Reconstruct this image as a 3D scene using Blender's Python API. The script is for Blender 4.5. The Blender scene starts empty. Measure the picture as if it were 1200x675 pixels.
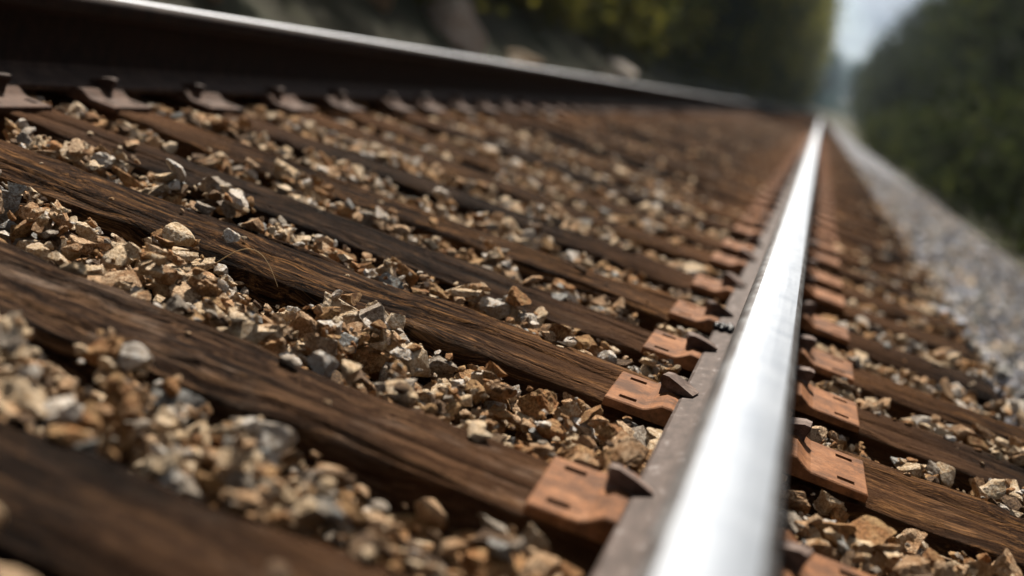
import bpy, bmesh, math, random
import numpy as np
from mathutils import Vector, Matrix, Euler

RNG = np.random.default_rng(11)
random.seed(5)
scene = bpy.context.scene
col = scene.collection
R = math.radians

# ------------------------------------------------------------------ camera
CAM = np.array([-0.0295, 0.0, 0.4451])
c_r = Vector((0.92706, 0.20091, 0.31653)); c_u = Vector((-0.34285, 0.11273, 0.93260)); c_f = Vector((-0.15169, 0.97310, -0.17339))
cam_d = bpy.data.cameras.new('camera'); cam = bpy.data.objects.new('camera', cam_d); col.objects.link(cam)
m = Matrix((c_r, c_u, -c_f)).transposed().to_4x4(); m.translation = Vector(CAM)
cam.matrix_world = m
cam_d.sensor_width = 36; cam_d.lens = 52.7; cam_d.clip_start = 0.02; cam_d.clip_end = 6000
cam_d.dof.use_dof = True; cam_d.dof.focus_distance = 2.08; cam_d.dof.aperture_fstop = 2.3
scene.camera = cam

# ------------------------------------------------------------------ light
SUN_EL, SUN_AZ = R(52), R(-24)          # azimuth from +Y (along the track), negative = left of it
world = bpy.data.worlds.new('World'); scene.world = world; world.use_nodes = True
wn = world.node_tree; wn.nodes.clear()
sky = wn.nodes.new('ShaderNodeTexSky'); sky.sky_type = 'NISHITA'; sky.sun_disc = False
sky.sun_elevation = SUN_EL; sky.sun_rotation = SUN_AZ; sky.dust_density = 0.6
tc = wn.nodes.new('ShaderNodeTexCoord'); mp = wn.nodes.new('ShaderNodeMapping'); mp.inputs['Scale'].default_value = (1.0, 1.0, 2.6)
mp.inputs['Location'].default_value = (0.35, 0.1, 0.0)
cl = wn.nodes.new('ShaderNodeTexNoise'); cl.inputs['Scale'].default_value = 2.6; cl.inputs['Detail'].default_value = 7; cl.inputs['Roughness'].default_value = 0.62
cr = wn.nodes.new('ShaderNodeValToRGB'); cr.color_ramp.elements[0].position = 0.22; cr.color_ramp.elements[1].position = 0.46
cl2 = wn.nodes.new('ShaderNodeTexNoise'); cl2.inputs['Scale'].default_value = 7.0; cl2.inputs['Detail'].default_value = 6
cr2 = wn.nodes.new('ShaderNodeValToRGB')
cr2.color_ramp.elements[0].position = 0.40; cr2.color_ramp.elements[0].color = (2.1, 2.4, 2.8, 1)
cr2.color_ramp.elements[1].position = 0.66; cr2.color_ramp.elements[1].color = (4.5, 4.75, 5.1, 1)
mix = wn.nodes.new('ShaderNodeMix'); mix.data_type = 'RGBA'
bg = wn.nodes.new('ShaderNodeBackground'); bg.inputs['Strength'].default_value = 0.08
out = wn.nodes.new('ShaderNodeOutputWorld')
L = wn.links.new
L(tc.outputs['Generated'], mp.inputs['Vector']); L(mp.outputs[0], cl.inputs['Vector']); L(mp.outputs[0], cl2.inputs['Vector'])
L(cl.outputs['Fac'], cr.inputs['Fac']); L(cl2.outputs['Fac'], cr2.inputs['Fac'])
L(cr.outputs['Color'], mix.inputs['Factor']); L(sky.outputs[0], mix.inputs[6]); L(cr2.outputs['Color'], mix.inputs[7])
L(mix.outputs[2], bg.inputs['Color']); L(bg.outputs[0], out.inputs[0])
sd = bpy.data.lights.new('sun', 'SUN'); sd.energy = 5.0; sd.angle = R(3.0); sd.color = (1.0, 0.93, 0.82)
sun = bpy.data.objects.new('sun', sd); col.objects.link(sun)
dvec = Vector((math.sin(SUN_AZ) * math.cos(SUN_EL), math.cos(SUN_AZ) * math.cos(SUN_EL), math.sin(SUN_EL)))
sun.rotation_euler = dvec.to_track_quat('Z', 'Y').to_euler(); sun.location = (-6, 10, 14)
vs = scene.view_settings; vs.view_transform = 'Standard'; vs.look = 'None'; vs.gamma = 1.0; vs.exposure = 1.32; vs.use_curve_mapping = False
scene.cycles.use_denoising = True
try: scene.cycles.denoiser = 'OPENIMAGEDENOISE'
except Exception: pass
scene.cycles.max_bounces = 6; scene.cycles.diffuse_bounces = 3; scene.cycles.glossy_bounces = 3; scene.cycles.transparent_max_bounces = 4

# ------------------------------------------------------------------ helpers
def tag(o, label=None, cat=None, group=None, kind=None):
    for k, v in (('label', label), ('category', cat), ('group', group), ('kind', kind)):
        if v: o[k] = v
    return o
def link(name, me, parent=None):
    o = bpy.data.objects.new(name, me); col.objects.link(o)
    if parent: o.parent = parent
    return o
def mesh_np(name, V, F, mats, mi=None, smooth=False):
    """V (n,3), F (m,k) of constant k"""
    me = bpy.data.meshes.new(name)
    V = np.asarray(V, np.float32); F = np.asarray(F, np.int32); n, k = F.shape
    me.vertices.add(len(V)); me.vertices.foreach_set('co', V.ravel())
    me.loops.add(n * k); me.loops.foreach_set('vertex_index', F.ravel())
    me.polygons.add(n); me.polygons.foreach_set('loop_start', np.arange(0, n * k, k, dtype=np.int32))
    try: me.polygons.foreach_set('loop_total', np.full(n, k, np.int32))
    except Exception: pass
    for mm in mats: me.materials.append(mm)
    if mi is not None: me.polygons.foreach_set('material_index', np.asarray(mi, np.int32))
    me.polygons.foreach_set('use_smooth', np.full(n, smooth, bool))
    me.update(calc_edges=True); me.validate()
    return me
def hash3(i, j, k, s):
    n = (i * 374761393 + j * 668265263 + k * 2147483647 + s * 1274126177) & 0xFFFFFFFF
    n = ((n ^ (n >> 13)) * 1274126177) & 0xFFFFFFFF
    n = (n ^ (n >> 16)) & 0xFFFFFFFF
    return n / 4294967295.0
def vnoise(P, s=0):
    """value noise in [-1, 1] at P (n,3)"""
    P = np.asarray(P, float); I = np.floor(P).astype(np.int64); f = P - I; f = f * f * (3 - 2 * f); r = 0
    for a in (0, 1):
        for b in (0, 1):
            for c in (0, 1):
                w = (f[:, 0] if a else 1 - f[:, 0]) * (f[:, 1] if b else 1 - f[:, 1]) * (f[:, 2] if c else 1 - f[:, 2])
                r = r + w * hash3(I[:, 0] + a, I[:, 1] + b, I[:, 2] + c, s)
    return r * 2 - 1
def fbm(P, s=0, o=3):
    r = 0; a = 1.0; P = np.asarray(P, float)
    for i in range(o):
        r = r + a * vnoise(P * (2 ** i), s + i * 7); a *= 0.5
    return r
def ico(sub):
    bm = bmesh.new(); bmesh.ops.create_icosphere(bm, subdivisions=sub, radius=1)
    V = np.array([v.co[:] for v in bm.verts]); F = np.array([[v.index for v in f.verts] for f in bm.faces]); bm.free()
    return V, F

# ------------------------------------------------------------------ node materials
class Mat:
    def __init__(s, name):
        s.m = bpy.data.materials.new(name); s.m.use_nodes = True; s.t = s.m.node_tree; s.b = s.t.nodes['Principled BSDF']
        s.b.inputs['Specular IOR Level'].default_value = 0.12
    def n(s, typ, **kw):
        nd = s.t.nodes.new(typ)
        for k, v in kw.items():
            if k in nd.inputs: 
                nd.inputs[k].default_value = v
            else: setattr(nd, k, v)
        return nd
    def l(s, a, b): s.t.links.new(a, b)
    def coord(s, kind='pos', scale=(1, 1, 1)):
        if kind == 'pos': o = s.n('ShaderNodeNewGeometry').outputs['Position']
        else: o = s.n('ShaderNodeTexCoord').outputs['Object']
        mp = s.n('ShaderNodeMapping'); mp.inputs['Scale'].default_value = scale; s.l(o, mp.inputs['Vector'])
        return mp
    def noise(s, vec, scale, detail=4, rough=0.55, dist=0.0):
        nd = s.n('ShaderNodeTexNoise'); nd.inputs['Scale'].default_value = scale; nd.inputs['Detail'].default_value = detail
        nd.inputs['Roughness'].default_value = rough; nd.inputs['Distortion'].default_value = dist
        s.l(vec, nd.inputs['Vector']); return nd.outputs['Fac']
    def ramp(s, fac, pts, interp='LINEAR'):
        r = s.n('ShaderNodeValToRGB'); e = r.color_ramp.elements; r.color_ramp.interpolation = interp
        while len(e) < len(pts): e.new(0.5)
        for el, (p, c) in zip(e, pts):
            el.position = p; el.color = (*c, 1) if len(c) == 3 else c
        s.l(fac, r.inputs['Fac']); return r.outputs['Color']
    def mix(s, fac, a, b, mode='MIX'):
        x = s.n('ShaderNodeMix'); x.data_type = 'RGBA'; x.blend_type = mode
        for sock, v in ((x.inputs['Factor'], fac), (x.inputs[6], a), (x.inputs[7], b)):
            if isinstance(v, (int, float)): sock.default_value = v
            elif isinstance(v, tuple): sock.default_value = (*v, 1)
            else: s.l(v, sock)
        return x.outputs[2]
    def math(s, op, a, b=0.0):
        x = s.n('ShaderNodeMath'); x.operation = op
        for sock, v in ((x.inputs[0], a), (x.inputs[1], b)):
            if isinstance(v, (int, float)): sock.default_value = v
            else: s.l(v, sock)
        return x.outputs[0]
    def bump(s, h, strength, dist, prev=None):
        b = s.n('ShaderNodeBump'); b.inputs['Strength'].default_value = strength; b.inputs['Distance'].default_value = dist
        s.l(h, b.inputs['Height'])
        if prev: s.l(prev, b.inputs['Normal'])
        return b.outputs['Normal']
    def done(s, colr=None, rough=0.8, metal=0.0, normal=None):
        for k, v in (('Base Color', colr), ('Roughness', rough), ('Metallic', metal)):
            if v is None: continue
            if isinstance(v, (int, float)): s.b.inputs[k].default_value = v
            elif isinstance(v, tuple): s.b.inputs[k].default_value = (*v, 1)
            else: s.l(v, s.b.inputs[k])
        if normal: s.l(normal, s.b.inputs['Normal'])
        return s.m

def g(v, f): return tuple(min(1, x * f) for x in v)
def stone_mat(name, base, alt, crust):
    M = Mat(name); p = M.coord('pos').outputs[0]
    oi = M.n('ShaderNodeObjectInfo').outputs['Random']; isl = M.n('ShaderNodeNewGeometry').outputs['Random Per Island']
    rnd = M.math('FRACT', M.math('ADD', oi, isl))
    a = M.ramp(rnd, [(0, g(base, 0.62)), (0.45, base), (0.8, g(base, 1.25)), (1, alt)])
    n1 = M.noise(p, 55, 4, 0.6, 0.6); n2 = M.noise(p, 260, 4, 0.7); n3 = M.noise(p, 700, 2, 0.6)
    c1 = M.mix(M.ramp(n1, [(0.42, (0, 0, 0)), (0.62, (1, 1, 1))]), a, alt)
    c2 = M.mix(M.math('MULTIPLY', M.ramp(n2, [(0.46, (0, 0, 0)), (0.60, (1, 1, 1))]), 0.85), c1, crust)
    c3 = M.mix(M.math('MULTIPLY', M.ramp(n3, [(0.35, (1, 1, 1)), (0.48, (0, 0, 0))]), 0.6), c2, g(crust, 0.45))
    nb = M.bump(n1, 0.7, 0.010); nb = M.bump(n2, 0.95, 0.006, nb); nb = M.bump(n3, 0.7, 0.0022, nb)
    return M.done(c3, 0.82, 0, nb)
STONE = ['cream', 'tan', 'ochre', 'grey', 'blue-grey', 'dark brown', 'pale white', 'lilac grey']
SM = [stone_mat('cream_stone', (.53, .395, .250), (.61, .50, .37), (.30, .175, .08)),
      stone_mat('tan_stone', (.40, .228, .112), (.52, .37, .235), (.17, .085, .034)),
      stone_mat('ochre_stone', (.32, .150, .055), (.40, .25, .115), (.13, .055, .02)),
      stone_mat('grey_stone', (.25, .205, .165), (.38, .33, .27), (.14, .095, .06)),
      stone_mat('blue_grey_stone', (.20, .205, .20), (.36, .36, .34), (.14, .10, .07)),
      stone_mat('brown_stone', (.105, .06, .033), (.19, .115, .06), (.045, .025, .013)),
      stone_mat('pale_stone', (.52, .47, .41), (.62, .59, .55), (.33, .22, .13)),
      stone_mat('lilac_grey_stone', (.32, .318, .35), (.47, .47, .51), (.17, .165, .18))]

def wood_mat(name, dark, mid, light, grey_amt):
    M = Mat(name); o = M.coord('obj', (1, 1, 1))
    oi = M.n('ShaderNodeObjectInfo').outputs['Random']
    # offset the grain per sleeper
    cmb = M.n('ShaderNodeCombineXYZ'); M.l(M.math('MULTIPLY', oi, 37.0), cmb.inputs[0]); M.l(M.math('MULTIPLY', oi, 11.0), cmb.inputs[1])
    add = M.n('ShaderNodeVectorMath'); add.operation = 'ADD'; M.l(o.outputs[0], add.inputs[0]); M.l(cmb.outputs[0], add.inputs[1])
    # warp across the grain
    wv = M.n('ShaderNodeTexNoise'); wv.inputs['Scale'].default_value = 3.2; wv.inputs['Detail'].default_value = 3; M.l(add.outputs[0], wv.inputs['Vector'])
    sc = M.n('ShaderNodeVectorMath'); sc.operation = 'MULTIPLY_ADD'; M.l(wv.outputs['Color'], sc.inputs[0]); sc.inputs[1].default_value = (0, 0.13, 0.13); M.l(add.outputs[0], sc.inputs[2])
    def stretched(sx, sy):
        mp = M.n('ShaderNodeMapping'); mp.inputs['Scale'].default_value = (sx, sy, sy); M.l(sc.outputs[0], mp.inputs['Vector']); return mp.outputs[0]
    g1 = M.noise(stretched(2.2, 62), 1, 6, 0.72); g2 = M.noise(stretched(7, 300), 1, 4, 0.75); g3 = M.noise(stretched(1.0, 24), 1, 4, 0.65)
    blot = M.noise(add.outputs[0], 7, 5, 0.65)
    c = M.ramp(g1, [(0.36, dark), (0.5, mid), (0.64, light)])
    c = M.mix(M.math('MULTIPLY', M.ramp(g2, [(0.40, (1, 1, 1)), (0.52, (0, 0, 0))]), 0.85), c, g(dark, 0.3))
    c = M.mix(M.math('MULTIPLY', M.ramp(g2, [(0.56, (0, 0, 0)), (0.66, (1, 1, 1))]), 0.55), c, g(light, 1.3))
    c = M.mix(M.math('MULTIPLY', M.ramp(g3, [(0.40, (1, 1, 1)), (0.50, (0, 0, 0))]), 0.75), c, g(dark, 0.4))
    pale = M.math('MULTIPLY', M.ramp(blot, [(0.52, (0, 0, 0)), (0.68, (1, 1, 1))]), M.ramp(g1, [(0.45, (0, 0, 0)), (0.6, (1, 1, 1))]))
    c = M.mix(M.math('MULTIPLY', pale, grey_amt), c, (.20, .145, .110))
    # creosote-dark towards no rail; rusty stain close to the rails
    sep = M.n('ShaderNodeSeparateXYZ'); M.l(o.outputs[0], sep.inputs[0])
    ax = M.math('ABSOLUTE', M.math('SUBTRACT', M.math('ABSOLUTE', sep.outputs[0]), 0.755))
    st = M.ramp(M.math('ADD', ax, M.math('MULTIPLY', M.math('SUBTRACT', blot, 0.5), 0.35)), [(0.12, (1, 1, 1)), (0.46, (0, 0, 0))])
    c = M.mix(M.math('MULTIPLY', st, 0.62), c, M.mix(0.55, c, (.13, .058, .024)))
    fl = M.noise(stretched(9, 55), 1, 5, 0.7); nb = M.bump(g3, 0.9, 0.018); nb = M.bump(fl, 0.9, 0.012, nb); nb = M.bump(g1, 0.9, 0.010, nb); nb = M.bump(g2, 0.8, 0.004, nb); nb = M.bump(M.noise(add.outputs[0], 300, 3, 0.6), 0.3, 0.001, nb)
    M.b.inputs['Specular IOR Level'].default_value = 0.03
    return M.done(c, 0.9, 0, nb)
WOOD = [wood_mat('brown_weathered_wood', (.007, .0033, .0018), (.028, .0130, .0060), (.165, .080, .030), 0.15),
        wood_mat('grey_weathered_wood', (.008, .0040, .0024), (.030, .0150, .0082), (.140, .077, .040), 0.85),
        wood_mat('vignette_dark_creosoted_wood', (.005, .0026, .0017), (.014, .0072, .0043), (.055, .029, .014), 0.1)]  # dark timber, lowered further to paint the vignette over the nearest sleeper

def rust_mat(name, a, b, c, rough=0.75):
    M = Mat(name); p = M.coord('pos').outputs[0]; oi = M.n('ShaderNodeObjectInfo').outputs['Random']
    n1 = M.noise(p, 22, 5, 0.6); n2 = M.noise(p, 160, 4, 0.7); n3 = M.noise(p, 600, 3, 0.6)
    k = M.ramp(n1, [(0.34, a), (0.52, b), (0.7, c)])
    k = M.mix(M.math('MULTIPLY', M.ramp(n2, [(0.5, (0, 0, 0)), (0.68, (1, 1, 1))]), 0.5), k, g(a, 0.6))
    k = M.mix(M.math('MULTIPLY', M.ramp(n3, [(0.55, (0, 0, 0)), (0.7, (1, 1, 1))]), 0.35), k, g(c, 1.4))
    k = M.mix(M.math('MULTIPLY', M.math('MULTIPLY', oi, M.ramp(M.noise(p, 45, 4, 0.7), [(0.35, (0, 0, 0)), (0.6, (1, 1, 1))])), 0.8), k, g(a, 0.7))
    nb = M.bump(n1, 0.3, 0.004); nb = M.bump(n2, 0.5, 0.002, nb); nb = M.bump(n3, 0.5, 0.0009, nb)
    return M.done(k, rough, 0, nb)
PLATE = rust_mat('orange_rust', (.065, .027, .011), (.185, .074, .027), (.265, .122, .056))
PLATE_DK = rust_mat('vignette_brown_plate_rust', (.026, .012, .006), (.050, .022, .011), (.075, .037, .020))  # far rail's plates: darker rust, mostly corner vignette put into the colour
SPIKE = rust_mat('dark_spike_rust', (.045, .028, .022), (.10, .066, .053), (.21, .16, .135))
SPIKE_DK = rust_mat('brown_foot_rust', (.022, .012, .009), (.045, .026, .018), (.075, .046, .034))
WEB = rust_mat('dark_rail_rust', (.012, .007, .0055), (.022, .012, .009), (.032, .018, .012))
def foot_mat():
    M = Mat('scuffed_rail_foot'); p = M.coord('pos').outputs[0]
    ps = M.coord('pos', (1, 0.35, 1)).outputs[0]
    n1 = M.noise(ps, 60, 5, 0.65); n2 = M.noise(p, 240, 4, 0.7)
    k = M.ramp(n1, [(0.36, (.026, .016, .012)), (0.58, (.056, .038, .031)), (0.74, (.17, .15, .145))])
    k = M.mix(M.math('MULTIPLY', M.ramp(n2, [(0.5, (0, 0, 0)), (0.65, (1, 1, 1))]), 0.6), k, (.04, .024, .018))
    return M.done(k, 0.6, 0.15, M.bump(n2, 0.4, 0.0012))
FOOT = foot_mat()
def head_mat():
    M = Mat('polished_steel'); ps = M.coord('pos', (60, 1.2, 1)).outputs[0]; p = M.coord('pos').outputs[0]
    n1 = M.noise(ps, 4, 4, 0.6); n2 = M.noise(p, 18, 4, 0.6); n3 = M.noise(p, 420, 2)
    k = M.mix(M.math('MULTIPLY', M.ramp(n2, [(0.45, (0, 0, 0)), (0.7, (1, 1, 1))]), 0.35), (.57, .585, .61), (.49, .505, .53))
    r = M.math('ADD', 0.22, M.math('ADD', M.math('MULTIPLY', n1, 0.08), M.math('MULTIPLY', n2, 0.10)))
    return M.done(k, r, 1.0, M.bump(n3, 0.06, 0.0004))
HEAD = head_mat()
HEAD_DULL = Mat('dull_steel_band').done((.36, .375, .41), 0.42, 1.0)
def side_mat():
    M = Mat('worn_head_side'); p = M.coord('pos', (1, 0.4, 1)).outputs[0]
    n1 = M.noise(p, 45, 5, 0.65); n2 = M.noise(p, 260, 3, 0.6)
    k = M.ramp(n1, [(0.35, (.06, .05, .048)), (0.55, (.13, .125, .125)), (0.7, (.24, .245, .26))])
    return M.done(k, 0.42, 0.6, M.bump(n2, 0.3, 0.0008))
HSIDE = side_mat()

def gravel_mat(name, a, b, c, sc):
    M = Mat(name); p = M.coord('pos').outputs[0]
    v = M.n('ShaderNodeTexVoronoi'); v.inputs['Scale'].default_value = sc; M.l(p, v.inputs['Vector'])
    sp = M.n('ShaderNodeSeparateColor'); M.l(v.outputs['Color'], sp.inputs[0])
    k = M.ramp(sp.outputs[0], [(0, a), (0.5, b), (1, c)])
    k = M.mix(M.math('MULTIPLY', M.noise(p, 1.3, 4), 0.5), k, g(a, 0.7))
    nb = M.bump(v.outputs['Distance'], 1.0, 0.02)
    return M.done(k, 0.85, 0, nb)
BED = gravel_mat('brown_ballast_bed', (.045, .024, .012), (.115, .060, .029), (.19, .11, .06), 24)  # colour lowered to hold the shadows between stones
SHOULDER = gravel_mat('grey_gravel_bed', (.07, .070, .077), (.135, .135, .146), (.22, .22, .236), 30)  # average tone of gravel with its self-shadowing painted in
def soil_mat():
    M = Mat('leaf_litter_soil'); p = M.coord('pos').outputs[0]
    n1 = M.noise(p, 0.6, 5, 0.6); n2 = M.noise(p, 9, 5, 0.65)
    k = M.ramp(n1, [(0.35, (.020, .026, .010)), (0.55, (.035, .030, .016)), (0.7, (.045, .050, .016))])
    k = M.mix(M.math('MULTIPLY', n2, 0.5), k, (.018, .014, .009))
    return M.done(k, 0.9, 0, M.bump(n2, 0.8, 0.05))
SOIL = soil_mat()
def leaf_mat(name, a, b, c):
    M = Mat(name); p = M.coord('pos').outputs[0]
    isl = M.n('ShaderNodeNewGeometry').outputs['Random Per Island']
    k = M.ramp(isl, [(0, a), (0.55, b), (1, c)])
    k = M.mix(M.math('MULTIPLY', M.noise(p, 0.9, 3), 0.6), k, g(a, 0.8))
    M.done(k, 0.85); M.b.inputs['Specular IOR Level'].default_value = 0.08
    tr = M.n('ShaderNodeBsdfTranslucent'); M.l(k, tr.inputs['Color'])
    ms = M.n('ShaderNodeMixShader'); ms.inputs[0].default_value = 0.5
    M.l(M.b.outputs[0], ms.inputs[1]); M.l(tr.outputs[0], ms.inputs[2]); M.l(ms.outputs[0], M.t.nodes['Material Output'].inputs[0])
    return M.m
LEAF = [leaf_mat('deep_green_leaf', (.022, .027, .007), (.044, .050, .011), (.072, .078, .016)),
        leaf_mat('olive_leaf', (.06, .062, .010), (.115, .108, .017), (.18, .15, .026)),
        leaf_mat('dark_leaf', (.010, .014, .006), (.020, .026, .009), (.036, .042, .013)),
        leaf_mat('yellow_green_leaf', (.10, .105, .014), (.19, .175, .025), (.27, .21, .04)),
        leaf_mat('haze_blue_leaf', (.035, .07, .075), (.055, .105, .105), (.08, .14, .13))]  # far trees: distance haze painted as a blue-green leaf colour
BARK = rust_mat('grey_brown_bark', (.020, .016, .012), (.040, .032, .025), (.065, .055, .045), 0.9)
GREASE = Mat('black_grease').done((.010, .010, .012), 0.28)
DRY = Mat('dry_grass_stem').done((.30, .21, .11), 0.7)

# ------------------------------------------------------------------ the setting
XC = -0.755                             # track centre line; the near rail stands at x = 0, the far one at x = -1.51
def terrain(x, y):
    z = np.full_like(x, -0.42)
    r = np.clip((x - 2.3) / 5.0, 0, None); z = z + 1.0 * np.minimum(r, 1) ** 1.2 * 1.1 + np.clip(x - 7.3, 0, 40) * 0.10
    l = np.clip((-3.0 - x) / 4.0, 0, None); z = z + 1.9 * np.minimum(l, 1) ** 0.9 + np.clip(-7.0 - x, 0, 40) * 0.22
    return z + np.clip((y - 360) / 100, 0, 1) * 7 + 0.10 * fbm(np.stack([x * 0.6, y * 0.6, 0 * x], -1), 3) * np.clip((np.abs(x - XC) - 2.2) / 1.5, 0, 1)
def sheet(name, xs, ys, zf, mat):
    X, Y = np.meshgrid(xs, ys, indexing='ij'); x, y = X.ravel(), Y.ravel()
    V = np.stack([x, y, zf(x, y)], -1); n = len(ys)
    i, j = np.meshgrid(np.arange(len(xs) - 1), np.arange(n - 1), indexing='ij'); a = (i * n + j).ravel()
    o = link(name, mesh_np(name, V, np.stack([a, a + n, a + n + 1, a + 1], -1), [mat], smooth=True)); o['kind'] = 'structure'
    return o
xs = np.concatenate([[-1500, -700, -300, -120, -60], np.arange(-40, -12, 4.), np.arange(-12, 12, 0.35), np.arange(12, 41, 4.), [60, 120, 300, 700, 1500]])
ys = np.concatenate([[-600, -200, -80, -30], np.arange(-12, 40, 0.5), np.arange(40, 160, 3.), [180, 220, 300, 500, 900, 1600, 3000]])
sheet('ground', xs, ys, terrain, SOIL)
def bed_z(x, y):
    d = np.maximum(np.clip(-2.35 - x, 0, None), np.clip(x - 0.62, 0, None))
    return -0.105 + 0.036 * np.clip((y - 5.6) / 0.8, 0, 1) - d * 0.55 + 0.012 * fbm(np.stack([x * 9, y * 9, 0 * x], -1), 5)
sheet('ballast_bed', np.arange(-3.0, 1.01, 0.1), np.concatenate([np.arange(-4, 30, 0.12), np.arange(30, 161, 2.)]), bed_z, BED)
def sh_z(x, y):
    return -0.15 - np.clip(x - 0.62, 0, 9) * 0.10 + 0.02 * fbm(np.stack([x * 4, y * 4, 0 * x], -1), 9) - np.clip(x - 2.0, 0, 9) * 0.28
sheet('gravel_shoulder', np.arange(0.60, 2.9, 0.1), np.concatenate([np.arange(-4, 40, 0.15), np.arange(40, 161, 2.)]), sh_z, SHOULDER)

# ------------------------------------------------------------------ rails
def rail(x0, label, worn=True):
    root = bpy.data.objects.new('rail', None); col.objects.link(root); root.location = (x0, 0, 0.014)
    tag(root, label, 'rail', 'the two steel rails of the track')
    H = 0.186
    cor = [(-.0373, H-.016), (-.0368, H-.0105), (-.0345, H-.0062), (-.031, H-.0032), (-.027, H-.0016)] + ([] if worn else [(-.017, H-.0006), (-.011, H-.0003)])
    b_ = .027 if worn else .011
    top = [(-b_, H-.0016 if worn else H-.0003), (-.010, H-.0003 if worn else H-.00027), (0, H)]
    top = top + [(-a, b) for a, b in top[::-1][1:]]; cor_r = [(-a, b) for a, b in cor][::-1]
    side_r = [(.0373, H-.016), (.0380, H-.033), (.0365, H-.0375), (.0125, H-.046), (.0098, H-.052)]
    webr = [(.0098, H-.052), (.0088, H-.085), (.0092, H-.125), (.013, H-.148)]
    footr = [(.013, H-.148), (.020, H-.1565), (.040, H-.1655), (.0725, H-.1725), (.0762, H-.1755), (.0762, H-.1845), (.075, H-.186)]
    ysr = np.concatenate([np.arange(-3, 30, 1.0), [30, 60, 100, 160]])
    def strip(chains, mats, nm, smooth=True):
        V = []; F = []; mi = []
        for ch, k in chains:
            b = len(V); n = len(ch)
            for y in ysr:
                V += [(p[0], y, p[1]) for p in ch]
            for a in range(len(ysr) - 1):
                for i in range(n - 1):
                    q = b + a * n + i
                    F.append((q, q + n, q + n + 1, q + 1)); mi.append(k)
        me = mesh_np(nm, V, F, mats, mi, smooth); link(nm, me, root)
    side_l = [(-a, b) for a, b in side_r][::-1]; web_l = [(-a, b) for a, b in webr][::-1]; foot_l = [(-a, b) for a, b in footr][::-1]
    strip([(top, 0), (cor, 1), (cor_r, 1), (side_r, 1), (side_l, 1)], [HEAD if worn else HEAD_DULL, HSIDE if worn else WEB], 'rail_head')
    strip([(webr, 0), (web_l, 0)], [WEB], 'rail_web')
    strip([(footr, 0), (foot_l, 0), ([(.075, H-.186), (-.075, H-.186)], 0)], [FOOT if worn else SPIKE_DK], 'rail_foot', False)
    return root
rail(0.0, 'rail with broad polished head beside the grey gravel shoulder')
rail(-1.51, 'dark rusty rail with thin bright head below the wooded bank', False)

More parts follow.
